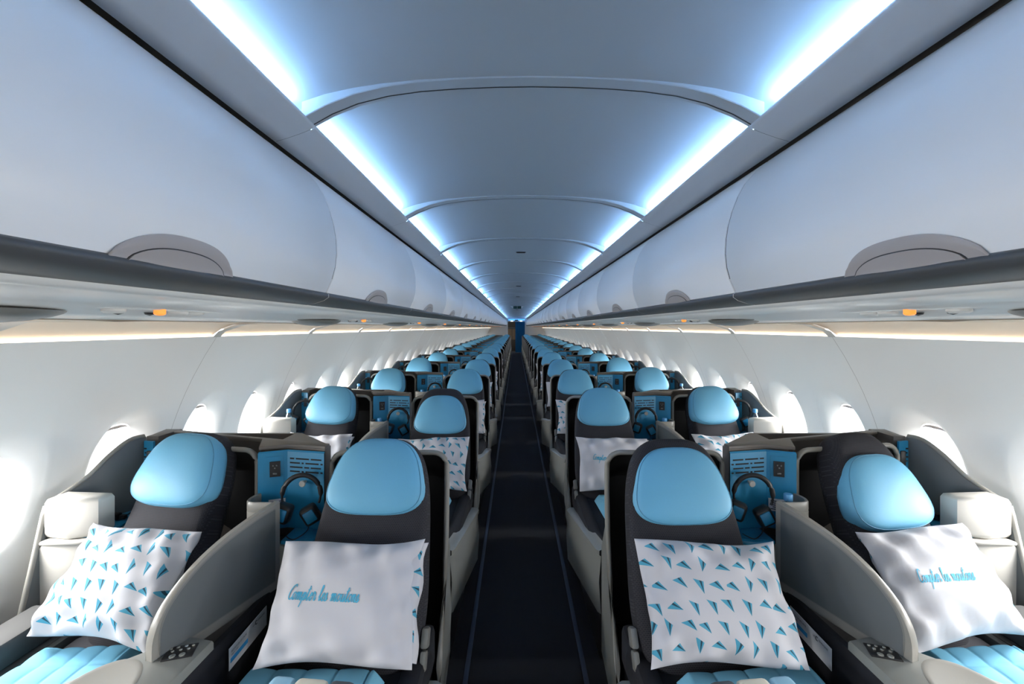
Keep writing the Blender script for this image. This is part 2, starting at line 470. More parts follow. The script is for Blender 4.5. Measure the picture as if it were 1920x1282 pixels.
for s in (-1, 1):
    mb = MB(); mb.grid([[(s * u, y, z) for u, z in ((0.604, 2.120), (0.592, 2.120), (0.587, 2.112), (0.590, 2.106), (0.62, 2.094), (0.66, 2.080), (0.695, 2.070), (0.698, 2.076))] for y in (0.0006, 1.0664)])
    tr[s] = mb.build('cove_trim', M['trim'], fix=False, angle=None)
    mb = MB(); mb.grid([[(s * 0.606, y, 2.114), (s * 0.640, y, 2.117)] for y in (0.02, 0.985)])
    ld[s] = mb.build('light_strip', M['led'], fix=False)
    mb = MB(); mb.grid([[(s * u, y, z) for u, z in ((0.655, 2.112), (0.60, 2.105), (0.692, 2.076), (0.74, 2.10), (0.80, 2.115))] for y in (0, 1.067)])
    gp[s] = mb.build('shadow_gap', M['dark_gap'], fix=False)
for k in range(29):
    y = CE0 + 1.067 * k
    if y > Y_END - 0.5: break
    p = obj('ceiling_panel', arch, ceil, (0, y, -2.2))
    obj('rib', rib, p); obj('groove', groove, p)
    for s in (-1, 1):
        obj('cove_trim', tr[s], p); obj('light_strip', ld[s], p); obj('shadow_gap', gp[s], p)
for i, y in enumerate((3.95, 7.2, 9.7, 17.0)):
    mb = MB(); mb.box(-0.035, 0.035, -0.012, 0.012, 2.212, 2.2205, 0.003)
    mb.box(-0.042, 0.042, -0.018, 0.018, 2.2165, 2.2205, 0.002)
    tag(obj('ceiling_vent', mb.build('ceiling_vent', M['blackp']), None, (0.0, y, 0.0)), 'small dark slot in the ceiling centre, %s from the camera' % ORD[i], 'vent', 'ceiling slots')

# ------------------------------------------------------------------ overhead bins
BIN0 = 1.345 - 1.067 * 3
BP = [(0.80, 2.085), (0.74, 2.075), (0.700, 2.060), (0.664, 2.032), (0.632, 1.995), (0.610, 1.955), (0.593, 1.912), (0.581, 1.868), (0.575, 1.83), (0.573, 1.785), (0.577, 1.745), (0.586, 1.712), (0.606, 1.668)]
def bin_u(z):
    for (u0, z0), (u1, z1) in zip(BP, BP[1:]):
        if z1 <= z <= z0: return u0 + (u1 - u0) * (z0 - z) / (z0 - z1)
    return 0.606
bm_ = {}
for s in (-1, 1):
    mb = MB(); e = 0.0035
    rows = []
    for y, off in ((e, 0.006), (e + 0.0005, 0.0015), (e + 0.003, 0.0), (0.5, 0), (1.067 - e - 0.003, 0), (1.067 - e - 0.0005, 0.0015), (1.067 - e, 0.006)):
        rows.append([(s * (u + off), y, z) for u, z in BP])
    mb.grid(rows); door = mb.build('bin_door', M['bin'], fix=False, angle=None)
    mb = MB(); mb.grid([[(s * (u + 0.003), y, z) for u, z in BP[:-1]] for y in (-0.0033, 0.0033)]); gapm = mb.build('door_gap', M['groove'], fix=False)
    mb = MB(); mb.grid([[(s * u, y, z) for u, z in ((0.64, 1.676), (0.606, 1.672), (0.598, 1.667), (0.598, 1.658), (0.612, 1.648), (0.640, 1.639), (0.668, 1.634), (0.69, 1.640))] for y in (0.0015, 1.0655)])
    rail = mb.build('rail', M['rail'], fix=False, angle=None)
    mb = MB(); mb.grid([[(s * u, y, z) for u, z in ((0.664, 1.642), (0.662, 1.632), (0.670, 1.625), (0.684, 1.6235), (0.70, 1.6265), (0.86, 1.616), (0.862, 1.613), (1.02, 1.604), (1.022, 1.600), (1.165, 1.590), (1.17, 1.60))] for y in (0, 1.067)])
    under = mb.build('underside', M['silver'], fix=False, angle=None)
    # half-moon handle plate lying on the lower door
    def moon(sc, off, hz, z_base=1.664):
        mb = MB(); rows = []
        for i in range(25):
            t = -1 + 2 * i / 24
            h = max(0.0, 1 - abs(t) ** 2.4) ** 0.62 * hz
            rr = []
            for j in range(6):
                z = z_base + h * j / 5
                rr.append((s * (bin_u(z) - off * (1 if j < 5 else 0.3)), 0.478 + t * 0.138 * sc, z))
            rows.append(rr)
        return mb.grid(rows)
    hd = moon(1.0, 0.006, 0.053).build('handle', M['taupe'], fix=False, angle=None)
    hg = moon(0.80, 0.0068, 0.038).build('handle_groove', M['groove'], fix=False)
    hi = moon(0.78, 0.0076, 0.0358).build('handle_inset', M['taupe'], fix=False)
    bm_[s] = (door, gapm, rail, under, hd, hg, hi)
for s in (-1, 1):
    n = 0
    for k in range(29):
        y = BIN0 + 1.067 * k
        if y > Y_END - 0.6: break
        e = empty('overhead_bin', (0, y, 0))
        vis = k - 2
        tag(e, 'closed white overhead bin on the %s side, %s' % (SIDE[s], 'above and behind the camera (%s)' % ('rear' if k == 0 else 'front') if vis < 0 else (ORD[vis] + ' from the camera')), 'overhead bin', 'overhead bins')
        door, gapm, rail, under, hd, hg, hi = bm_[s]
        obj('bin_door', door, e); obj('door_gap', gapm, e); obj('rail', rail, e); obj('underside', under, e)
        h = obj('handle', hd, e); obj('handle_groove', hg, h); obj('handle_inset', hi, h)

# service panels under the bins
for s in (-1, 1):
    mb = MB()
    rows = []
    for i in range(15):
        t = -1 + 2 * i / 14; r = max(0.0, 1 - t * t) ** 0.75
        rows.append([(s * (1.02 + 0.10 * r * math.cos(PI * j / 10)), t * 0.20, 1.6035 - 0.028 * r * math.sin(PI * j / 10) - 0.0 * j) for j in range(11)])
    mb.grid(rows); leaf = mb.build('housing', M['leafgrey'], fix=False)
    mb = MB(); mb.lathe([(0.001, 1.597), (0.008, 1.598), (0.012, 1.601), (0.012, 1.618)], 16, s * 0.89, 0.30); lamp = mb.build('call_light', M['orange'])
    mb = MB()
    for yy in (0.21, 0.40, 0.46):
        mb.lathe([(0.001, 1.603), (0.016, 1.600), (0.022, 1.604), (0.022, 1.614)], 14, s * 0.92, yy)
    spot = mb.build('reading_lights', M['white'])
    mb = MB(); mb.box(s * 0.93 - 0.05, s * 0.93 + 0.05, 0.16, 0.52, 1.610, 1.618, 0.003); plate = mb.build('plate', M['silver'])
    mb = MB()
    for yy in (0.255, 0.345): mb.lathe([(0.001, 1.598), (0.010, 1.601), (0.012, 1.606)], 12, s * 0.95, yy)
    noz = mb.build('air_nozzles', M['blackp'])
    for k in range(NROW):
        e = empty('service_panel', (0, 0.78 + PITCH * k, 0))
        tag(e, 'grey service unit with orange light under the %s bins, %s from the camera' % (SIDE[s], ORD[k]), 'service unit', 'service units under the bins')
        obj('housing', leaf, e); obj('plate', plate, e); obj('call_light', lamp, e); obj('reading_lights', spot, e); obj('air_nozzles', noz, e)

# ------------------------------------------------------------------ seat furniture meshes (x = s*u, y relative to the row, z up)
TILT = -0.44
def shell_path(u0, u1, zt, y0, aisle):
    r = 0.055; p = []
    if aisle:
        p += [(u0, y0 - 0.26, 0.14), (u0, y0 - 0.235, 0.24), (u0, y0 - 0.19, 0.34), (u0, y0 - 0.12, 0.46), (u0, y0 - 0.055, 0.6), (u0, y0 - 0.015, 0.75), (u0, y0, 0.9)]
    else:
        p += [(u0, y0 - 0.02, 0.55), (u0, y0, 0.8), (u0, y0, 0.95)]
    for i in range(7):
        a = PI - i * PI / 12; p.append((u0 + r + r * math.cos(a), y0, zt - r + r * math.sin(a)))
    for i in range(7):
        a = PI / 2 - i * PI / 12; p.append((u1 - r + r * math.cos(a), y0, zt - r + r * math.sin(a)))
    p += [(u1, y0, 0.95), (u1, y0, 0.9), (u1, y0, 0.5 if aisle else 0.83)]
    return p

def seat_meshes(s):
    out = {}
    for kind, (u0, u1, zt, y0, aisle) in {'aisle': (0.322, 0.785, 1.066, 0.08, True), 'window': (1.09, 1.58, 1.070, 0.14, False)}.items():
        P = shell_path(u0, u1, zt, y0, aisle)
        yb = y0 + 0.16
        cu = (u0 + u1) / 2
        if not aisle: P = [(u, y + (u - cu) * 0.2, z) for u, y, z in P]
        def drop(z): return 0.13 * max(0.0, (z - 0.8) / (zt - 0.8))
        mb = MB(); mb.tube([(s * u, y, z) for u, y, z in P], 0.0105, 8, flat=1.0); rim = mb.build('rim', M['rim'], angle=None)
        mb = MB()
        inn = [(u + (0.006 if u < cu else -0.006), y, z - (0.006 if z > zt - 0.02 else 0)) for u, y, z in P]
        bk = [(s * (u + (0.03 if u < cu else -0.03)), yb - 0.01, z - drop(z) - 0.01) for u, y, z in inn]
        mb.grid([[(s * u, y, z) for u, y, z in inn], bk])
        n = len(mb.v); mb.v += bk; mb.f.append(tuple(range(n, n + len(inn))))
        liner = mb.build('liner', M['black'], fix=False, angle=0.5)
        mb = MB()
        def bul(z, t): return (0.026 * math.exp(-((z - 0.40) / 0.13) ** 2) * math.sin(PI * t)) if aisle else 0.0
        rows = []
        for t in (0, 0.12, 0.3, 0.5, 0.75, 1.0):
            rr = []
            for u, y, z in P:
                o = 0.008 + (bul(z, min(1, t * 1.6)) if u < cu else 0) - (0.045 if z > 0.6 else 0.02) * t
                rr.append((s * (u - o if u < cu else u + o), y + (yb + 0.02 - y) * t, z + (0.008 if z > zt - 0.02 else 0) - drop(z) * t))
            rows.append(rr)
        mb.grid(rows); n = len(mb.v); mb.v += rows[-1]; mb.f.append(tuple(range(n, n + len(P))))
        ext = mb.build('shell', M['grey'], fix=False, angle=0.7)
        out[kind] = dict(rim=rim, liner=liner, shell=ext)
    me, pipe = cushion(0.134, 0.205, 0.139, 0.072, 0.028, n=3.0, name='headrest', m=M['blue'])
    out['headrest'] = me; out['piping'] = pipe.build('piping', M['bluepipe'], angle=None)
    me, pipe = cushion(0.172, 0.232, 0.385, 0.11, 0.018, n=3.6, name='backrest', m=M['fabric'], seg=64)
    out['backrest'] = me
    mb = MB(); mb.tube([(v[0] * 1.0, v[1] * 0.6, v[2]) for v in [(-0.205, -0.075, 0.12), (-0.19, -0.083, 0.12), (-0.1, -0.089, 0.12)]], 0.001, 5)
    out['cushion'] = MB().box(-0.235, 0.235, -0.36, 0.30, -0.05, 0.05, 0.03, 3).build('seat_cushion', M['fabric2'])
    out['latch'] = MB().box(-0.012, 0.012, -0.022, 0.022, -0.03, 0.03, 0.008).box(-0.010, 0.010, -0.020, 0.020, -0.095, -0.034, 0.008).build('recline_latch', M['leafgrey'])
    # aisle fairing with raised lip
    mb = MB()
    A = [(0.285, -0.24, 0.395), (0.285, -0.24, 0.06)]; B = [(0.335, -1.10, 0.545), (0.335, -1.10, 0.235)]
    rows = []
    for t in (0, 0.03, 0.5, 0.97, 1):
        e = 0.01 if t in (0, 1) else 0
        zt_, zb_ = A[0][2] + (B[0][2] - A[0][2]) * t, A[1][2] + (B[1][2] - A[1][2]) * t
        u = A[0][0] + (B[0][0] - A[0][0]) * t; y = A[0][1] + (B[0][1] - A[0][1]) * t
        rows.append([(s * (u + 0.05), y, zt_ + 0.002), (s * (u + 0.012 + e), y, zt_ + 0.002), (s * (u - 0.004 + e), y, zt_ - 0.008), (s * (u - 0.004 + e), y, zt_ - 0.028), (s * (u + 0.004 + e), y, zt_ - 0.034),
                     (s * (u - 0.006 + e), y, (zt_ + zb_) / 2), (s * (u + 0.004 + e), y, zb_ + 0.01), (s * (u + 0.02 + e), y, zb_)])
    mb.grid(rows); out['fairing'] = mb.build('side_fairing', M['grey'], fix=False, angle=0.7)
    mb = MB(); mb.box(s * 0.37 - 0.035, s * 0.37 + 0.035, -1.0, -0.10, 0.36, 0.50, 0.02)
    out['armrest'] = mb.build('armrest', M['fabric2'])
    mb = MB(); mb.box(min(s * 0.35, s * 0.92), max(s * 0.35, s * 0.92), -1.05, 0.10, 0.0, 0.37, 0.01); out['base_aisle'] = mb.build('base', M['blackp'])
    mb = MB(); mb.box(min(s * 0.99, s * 1.6), max(s * 0.99, s * 1.6), -1.05, 0.20, 0.0, 0.37, 0.01); out['base_window'] = mb.build('base', M['blackp'])
    return out
SEAT = {s: seat_meshes(s) for s in (-1, 1)}

def wedge(s, poly, z0, z1, bev=0.0):
    return MB().prism([(s * u, y) for u, y in poly], z0, z1, 'z', bev)

def slots_list():
    """dashes of the vent grille: (u, row) in panel-local metres"""
    rows = []
    pats = [[0.018, 0.058, 0.046, 0.046, 0.014], [0.044, 0.008, 0.058, 0.044, 0.022], [0.056, 0.020, 0.044, 0.046, 0.014], [0.044, 0.008, 0.058, 0.044, 0.022]]
    for r, pat in enumerate(pats):
        x = 0.0
        for w_ in pat:
            if x + w_ > 0.146: w_ = 0.146 - x
            if w_ > 0.004: rows.append((x, x + w_, r))
            x += w_ + 0.009
    return rows

def divider_meshes(s):
    o = {}
    # ledge on top of the partition and partition body
    o['ledge'] = wedge(s, [(0.802, 0.10), (1.598, 0.346), (1.598, 0.317), (1.30, 0.228), (1.12, 0.178), (1.06, 0.048), (0.965, 0.090), (0.802, 0.055)], 1.083, 1.097, 0.003).build('ledge', M['ledge'])
    o['body'] = wedge(s, [(0.805, 0.062), (0.965, 0.100), (1.055, 0.085), (1.055, 0.325), (1.598, 0.325), (1.598, 0.345), (1.03, 0.345), (0.805, 0.12)], 0.385, 1.083).build('partition', M['ledge'])
    # two-faced blue panel
    mb = MB(); pts = [(1.066, 0.068), (1.060, 0.040), (0.963, 0.080), (0.802, 0.047)]
    mb.grid([[(s * u, y - d, z) for u, y in pts] for z, d in ((0.765, 0.0), (1.070, 0.0), (1.076, -0.006))])
    o['blue_panel'] = mb.build('blue_panel', M['panelblue'], fix=False, smooth=False)
    def face(a, b, t, z, off):
        """point on a panel face between plan points a, b (parameter t), lifted towards the seat"""
        u = a[0] + (b[0] - a[0]) * t; y = a[1] + (b[1] - a[1]) * t
        nx, ny = (b[1] - a[1]), -(b[0] - a[0]); L = math.hypot(nx, ny); nx, ny = nx / L, ny / L
        if ny > 0: nx, ny = -nx, -ny
        return (s * (u + nx * off), y + ny * off, z)
    fa, fb, fc = pts[1], pts[2], pts[3]
    LR = math.hypot(fb[0] - fc[0], fb[1] - fc[1])
    def plate(a, b, t0, t1, z0, z1, off, th=0.003):
        mb = MB()
        q = [face(a, b, t0, z0, off), face(a, b, t1, z0, off), face(a, b, t1, z1, off), face(a, b, t0, z1, off)]
        q2 = [face(a, b, t0, z0, off - th), face(a, b, t1, z0, off - th), face(a, b, t1, z1, off - th), face(a, b, t0, z1, off - th)]
        mb.add(q + q2, [(0, 1, 2, 3), (4, 7, 6, 5), (0, 4, 5, 1), (1, 5, 6, 2), (2, 6, 7, 3), (3, 7, 4, 0)]); return mb
    o['slots'] = [plate(fb, fc, (0.012 + x0) / LR, (0.012 + x1) / LR, 1.046 - r * 0.017 - 0.0055, 1.046 - r * 0.017, 0.0012, 0.002).build('vent_slot', M['black'], smooth=False) for x0, x1, r in slots_list()]
    o['outlet_recess'] = plate(fa, fb, 0.26, 0.86, 0.80, 1.055, 0.0016, 0.002).build('outlet_recess', M['panelblue'], smooth=False)
    o['outlet'] = plate(fa, fb, 0.40, 0.76, 0.975, 1.035, 0.006, 0.005).build('power_outlet', M['blackp'], smooth=False)
    mb = MB()
    c = face(fa, fb, 0.58, 1.014, 0.0065)
    for dx, dz in ((-0.006, 0.006), (0.006, 0.006), (0.0, -0.004)):
        q = face(fa, fb, 0.58 + dx / 0.1, 1.014 + dz, 0.0078)
        mb.box(q[0] - 0.0028, q[0] + 0.0028, q[1] - 0.002, q[1] + 0.002, q[2] - 0.0028, q[2] + 0.0028, 0.001)
    q = face(fa, fb, 0.58, 0.988, 0.0078); mb.box(q[0] - 0.008, q[0] + 0.008, q[1] - 0.002, q[1] + 0.002, q[2] - 0.003, q[2] + 0.003, 0.001)
    o['socket'] = mb.build('sockets', M['finface'])
    o['placard'] = plate(fa, fb, 0.36, 0.93, 0.835, 0.885, 0.0026, 0.002).build('placard', M['paper'], smooth=False)
    mb = MB()
    for i in range(5): 
        z = 0.877 - i * 0.008
        p2 = plate(fa, fb, 0.42, 0.86 - 0.07 * (i % 2), z - 0.0028, z, 0.0032, 0.0005); mb.add(p2.v, p2.f)
    o['print'] = mb.build('placard_print', M['inkdark'], smooth=False)
    h = face(fb, fc, 0.50, 0.955, 0.0)
    mb = MB(); mb.lathe([(0.005, 0), (0.005, 0.022), (0.012, 0.024), (0.013, 0.029), (0.011, 0.033), (0.001, 0.034)], 16)
    mb.v = [(h[0] + x, h[1] - z, h[2] + y) for x, y, z in mb.v]; o['hook'] = mb.build('coat_hook', M['ivory'])
    o['hook_at'] = h
    # shelf under the panel, with its front apron
    o['shelf'] = wedge(s, [(0.926, 0.068), (0.802, 0.045), (0.802, -0.045), (0.85, -0.060), (0.926, -0.045)], 0.755, 0.770, 0.003).build('shelf', M['panelblue'])
    o['shelf_line'] = wedge(s, [(0.815, -0.03), (0.90, -0.04), (0.905, -0.034), (0.815, -0.023)], 0.770, 0.772).build('shelf_groove', M['deepblue'])
    o['apron'] = wedge(s, [(0.802, 0.05), (0.802, -0.055), (0.85, -0.072), (0.932, -0.055), (0.932, 0.05)], 0.45, 0.756, 0.004).build('apron', M['grey'])
    # privacy screen between the two seats
    F0, F1 = (0.935, -0.052), (1.065, -0.485)
    def fin(t, z, off): 
        dx, dy = F1[0] - F0[0], F1[1] - F0[1]; L = math.hypot(dx, dy); nx, ny = dy / L, -dx / L   # towards the aisle seat
        return (s * (F0[0] + dx * t + nx * off), F0[1] + dy * t + ny * off, z)
    top = catmull([(0.0, 0.922), (0.2, 0.912), (0.46, 0.887), (0.66, 0.855), (0.80, 0.818), (0.91, 0.775), (0.97, 0.735), (1.0, 0.69), (1.0, 0.64)], 3)
    mb = MB(); rows = []
    for off in (0.012, -0.012):
        rows.append([fin(t, z, off) for t, z in top]); 
    bot = [(t, 0.605) for t, z in top]
    ring = []
    for (t, z), (t2, z2) in zip(top, bot):
        ring.append([fin(t2, z2, 0.012), fin(t, z - 0.004, 0.012), fin(t, z, 0.008), fin(t, z, -0.008), fin(t, z - 0.004, -0.012), fin(t2, z2, -0.012)])
    mb.grid(ring, close_u=True); n = len(mb.v); mb.v += ring[0]; mb.f.append(tuple(range(n, n + 6)))
    o['screen'] = mb.build('privacy_screen', M['rim'], angle=0.7)
    for sd, nm in ((1, 'inset'), (-1, 'inset_b')):
        ii = [(0.05 + t * 0.90, 0.645 + (z - 0.605) * 0.84 - 0.012) for t, z in top]
        r1 = [[fin(t, max(z, 0.66), sd * 0.0138), fin(t, 0.638, sd * 0.0138)] for t, z in ii]
        mb = MB(); mb.grid(r1); o[nm] = mb.build('screen_inset', M['finface'], fix=False)
        r2 = [[fin(-0.0 + 0.05 + (t - 0.05) * 1.012, max(z, 0.66) + 0.004, sd * 0.0130), fin(t, 0.634, sd * 0.0130)] for t, z in ii]
        mb = MB(); mb.grid(r2); o[nm + '_line'] = mb.build('inset_line', M['leafgrey'], fix=False)
    # bottle pocket behind the screen
    pk = catmull([(0.935, -0.055), (1.0, -0.055), (1.045, -0.048), (1.066, -0.02), (1.066, 0.02), (1.055, 0.045)], 4)
    mb = MB(); rows = []
    for (u, y) in pk:
        cx, cy = 0.985, 0.0; d = math.hypot(u - cx, y - cy); ix, iy = u + (cx - u) / d * 0.012, y + (cy - y) / d * 0.012
        rows.append([(s * u, y, 0.56), (s * u, y, 0.878), (s * (u + (ix - u) * 0.2), y + (iy - y) * 0.2, 0.880), (s * u, y, 0.884), (s * u, y, 0.911), (s * (u + (ix - u) * 0.3), y + (iy - y) * 0.3, 0.916), (s * ix, iy, 0.914), (s * ix, iy, 0.74)])
    mb.grid(rows); o['pocket'] = mb.build('bottle_pocket', M['rim'], fix=False, angle=0.7)
    o['pocket_floor'] = wedge(s, [(0.93, -0.04), (1.05, -0.04), (1.055, 0.04), (0.965, 0.06), (0.93, 0.04)], 0.735, 0.745).build('pocket_floor', M['black'])
    # black flank beside the aisle seat
    o['flank'] = wedge(s, [(0.935, -0.05), (0.955, -0.05), (0.985, -0.90), (0.955, -0.90)], 0.22, 0.612, 0.006).build('flank', M['fabric2'])
    # console with seat controls in front of the screen
    cp = [(0.945, -0.395), (1.035, -0.375), (1.10, -0.43), (1.235, -0.56), (1.245, -0.93), (0.955, -0.93)]
    o['console'] = wedge(s, cp, 0.38, 0.640, 0.010).build('armrest_console', M['grey'])
    mb = MB(); R = []
    for r, z in ((0.098, 0.6403), (0.092, 0.6425), (0.086, 0.6408), (0.001, 0.6405)):
        R.append([(s * (1.125 + r * 1.0 * math.cos(2 * PI * k / 36)), -0.625 + r * 1.55 * math.sin(2 * PI * k / 36), z) for k in range(36)])
    mb.grid(R, close_u=True); o['table_lid'] = mb.build('table_lid', M['rim'], fix=False, angle=0.7)
    # control plate
    mb = MB(); mb.box(-0.038, 0.038, -0.028, 0.028, 0, 0.004, 0.0015); o['control'] = mb.build('control_plate', M['blackp'])
    o['buttons'] = []
    for bx, by, r in ((-0.028, 0.016, 0.0045), (-0.010, 0.018, 0.0045), (0.010, 0.018, 0.0045), (0.028, 0.016, 0.0045), (-0.02, 0.004, 0.0045), (0.0, 0.005, 0.0045), (0.02, 0.004, 0.0045), (-0.013, -0.018, 0.008), (0.011, -0.018, 0.008)):
        mb = MB(); mb.lathe([(r, 0.004), (r, 0.0062), (r * 0.7, 0.0072), (0.0005, 0.0074)], 12, bx, by); o['buttons'].append(mb.build('button', M['button']))
    return o
DIV = {s: divider_meshes(s) for s in (-1, 1)}

def window_console_meshes(s):
    o = {}
    plan = [(1.662, 0.235), (1.685, 0.185), (1.715, 0.125), (1.745, 0.07), (1.775, 0.005), (1.79, -0.035), (1.795, -0.05)]
    tops = [1.094, 1.088, 1.040, 0.978, 0.934, 0.914, 0.902]
    pz = catmull([(u, y, z) for (u, y), z in zip(plan, tops)], 4)
    mb = MB(); rows = []
    n = len(pz)
    for i, (u, y, z) in enumerate(pz):
        yb = y - 0.10 * max(0, (i / (n - 1) - 0.8) / 0.2)
        rows.append([(s * (u - 0.006), yb, 0.50), (s * (u - 0.006), y, z - 0.006), (s * (u - 0.002), y, z), (s * (u + 0.010), y, z), (s * (u + 0.014), y, z - 0.006), (s * (u + 0.014), yb, 0.50)])
    mb.grid(rows); nn = len(mb.v); mb.v += rows[-1]; mb.f.append(tuple(range(nn, nn + 6)))
    o['side_panel'] = mb.build('side_panel', M['finface'], fix=False, angle=0.6)
    mb = MB(); mb.tube([(s * (u + 0.004), y, z) for u, y, z in pz] + [(s * 1.799, -0.060, 0.87), (s * 1.799, -0.10, 0.70), (s * 1.799, -0.15, 0.50)], 0.0095, 8); o['edge'] = mb.build('panel_edge', M['rim'], angle=None)
    o['tray'] = wedge(s, [(1.60, 0.185), (1.655, 0.20), (1.70, 0.10), (1.765, -0.06), (1.585, -0.055), (1.588, 0.02)], 0.785, 0.797, 0.003).build('tray', M['lightblue'] if False else M['panelblue'])
    R = []; mb = MB()
    for r, z in ((0.052, 0.7975), (0.050, 0.7985), (0.001, 0.798)):
        R.append([(s * (1.64 + r * 0.8 * math.cos(2 * PI * k / 28)), -0.005 + r * 0.75 * math.sin(2 * PI * k / 28), z) for k in range(28)])
    mb.grid(R, close_u=True); o['coaster'] = mb.build('coaster_recess', M['deepblue'], fix=False)
    o['blue_panel'] = wedge(s, [(1.603, 0.205), (1.655, 0.220), (1.655, 0.231), (1.603, 0.216)], 0.79, 1.078, 0.002).build('blue_panel', M['panelblue'])
    o['return'] = wedge(s, [(1.603, 0.234), (1.655, 0.234), (1.655, 0.26), (1.678, 0.375), (1.603, 0.375)], 0.79, 1.094, 0.002).build('corner_return', M['ledge'])
    mb = MB(); mb.box(s * 1.620 - 0.012, s * 1.620 + 0.012, 0.203, 0.213, 0.975, 1.038, 0.003); o['outlet'] = mb.build('power_outlet', M['blackp'])
    o['slots'] = []
    for i, (x, w_) in enumerate(((1.645, 0.011), (1.645, 0.005), (1.645, 0.011), (1.645, 0.005))):
        mb = MB(); z = 1.045 - i * 0.018; mb.box(s * x - w_ / 2, s * x + w_ / 2, 0.2150, 0.222, z - 0.003, z + 0.003); o['slots'].append(mb.build('vent_slot', M['black'], smooth=False))
    o['lower'] = wedge(s, [(1.602, 0.16), (1.598, 0.0), (1.606, -0.045), (1.66, -0.070), (1.790, -0.085), (1.80, 0.1), (1.66, 0.2)], 0.42, 0.770, 0.012).build('lower_panel', M['ivory'])
    o['lip'] = wedge(s, [(1.596, 0.16), (1.584, -0.005), (1.592, -0.055), (1.66, -0.085), (1.785, -0.090), (1.785, 0.0), (1.66, 0.2)], 0.770, 0.786, 0.006).build('tray_lip', M['ivory'])
    mb = MB(); bm = bmesh.new(); 
    bl = MB().prism([(s * 1.592, 0.005), (s * 1.600, -0.055), (s * 1.69, -0.085), (s * 1.785, -0.070), (s * 1.785, 0.02)], 0.786, 0.938, 'z', 0.020)
    o['block'] = bl.build('armrest_block', M['ivory'], angle=0.9)
    mb = MB(); mb.box(min(s * 1.64, s * 1.76), max(s * 1.64, s * 1.76), -1.05, -0.13, 0.50, 0.585, 0.012); o['rail'] = mb.build('side_rail', M['rail'])
    mb = MB(); mb.box(min(s * 1.60, s * 1.66), max(s * 1.60, s * 1.66), -1.05, -0.10, 0.44, 0.495, 0.01); o['step'] = mb.build('rail_step', M['finface'])
    mb = MB(); mb.box(min(s * 1.62, s * 1.8), max(s * 1.62, s * 1.8), -1.05, 0.1, 0.0, 0.5, 0.01); o['skirt'] = mb.build('skirt', M['rail'])
    return o
WCON = {s: window_console_meshes(s) for s in (-1, 1)}

# ------------------------------------------------------------------ loose things: headphones, pillow, bottle, duvet
def headphone_meshes():
    o = {}
    mb = MB(); pts = []
    for i in range(25):
        a = math.radians(-22 + 224 * i / 24); pts.append((0.070 * math.cos(a), 0, 0.078 * math.sin(a)))
    mb.tube(pts, [0.0045 if (i < 3 or i > 21) else 0.0095 for i in range(25)], 8, flat=1.0); o['band'] = mb.build('headband', M['blackp'], angle=None)
    o['cup'] = MB().box(-0.031, 0.031, -0.024, 0.024, -0.036, 0.036, 0.014, 3).build('ear_cup', M['blackp'])
    o['cap'] = MB().box(-0.020, 0.020, -0.0275, -0.022, -0.023, 0.023, 0.004, 2).build('ear_cap', M['panelblue'])
    mb = MB(); mb.tube([(0.006 * math.cos(a), -0.0285, 0.006 * math.sin(a)) for a in [math.radians(60 + 250 * i / 10) for i in range(11)]], 0.0016, 5); o['mark'] = mb.build('mark', M['white'])
    mb = MB(); mb.tube(catmull([(0.03, 0, -0.085), (0.035, -0.02, -0.125), (0.0, -0.06, -0.142), (-0.025, -0.05, -0.142), (-0.038, -0.03, -0.142)], 5), 0.0022, 6); o['cable'] = mb.build('cable', M['blackp'])
    return o
HP = headphone_meshes()
def headphones(loc, rotz, label):
    e = tag(empty('headphones', loc, (0, 0.06, rotz)), label, 'headphones', 'headphones on the seat hooks')
    obj('headband', HP['band'], e)
    for x, z, ry in ((-0.058, -0.062, 0.25), (0.040, -0.070, -0.55)):
        c = obj('ear_cup', HP['cup'], e, (x, -0.012, z), (0, ry, -0.2 if x < 0 else 0.1)); obj('ear_cap', HP['cap'], c)
    obj('cable', HP['cable'], e)

PW, PH = 0.235, 0.172
def pillow_pt(a, b, side, seed):
    r = random.Random(seed); ph = [r.uniform(0, 6.28) for _ in range(6)]
    x = PW * a * (1 - 0.07 * (1 - b * b) * abs(a)); z = PH * b * (1 - 0.08 * (1 - a * a) * abs(b))
    puff = (max(0.0, 1 - abs(a) ** 3.0) * max(0.0, 1 - abs(b) ** 3.0)) ** 0.55
    th = 0.062 * puff
    edge = max(abs(a), abs(b)); wr = puff * (1 - puff) * 4
    th += 0.0085 * wr * math.sin(13 * a + 4 * b + ph[0]) + 0.0070 * wr * math.sin(11 * b - 6 * a + ph[1]) + 0.0035 * puff * math.sin(5 * a + 7 * b + ph[2])
    z += 0.006 * math.sin(3.1 * a + ph[3]) * abs(b); x += 0.005 * math.sin(3.3 * b + ph[4]) * abs(a)
    return (x, -side * th, z)
def pillow_mesh(seed, front, back):
    n = 36; V = []; F = []; UV = []; FM = []
    for side in (1, -1):
        o = len(V)
        for i in range(n + 1):
            for j in range(n + 1):
                a = math.sin((-1 + 2 * i / n) * PI / 2); b = math.sin((-1 + 2 * j / n) * PI / 2)
                V.append(pillow_pt(a, b, side, seed)); UV.append((a * PW + 0.5 * side + 1, b * PH + 1))
        for i in range(n):
            for j in range(n):
                q = o + i * (n + 1) + j; F.append((q, q + n + 1, q + n + 2, q + 1) if side > 0 else (q, q + 1, q + n + 2, q + n + 1)); FM.append(0 if side > 0 else 1)
    return mesh('pillow', V, F, None, mats=[front, back], fm=FM, uv=UV, fix=False)
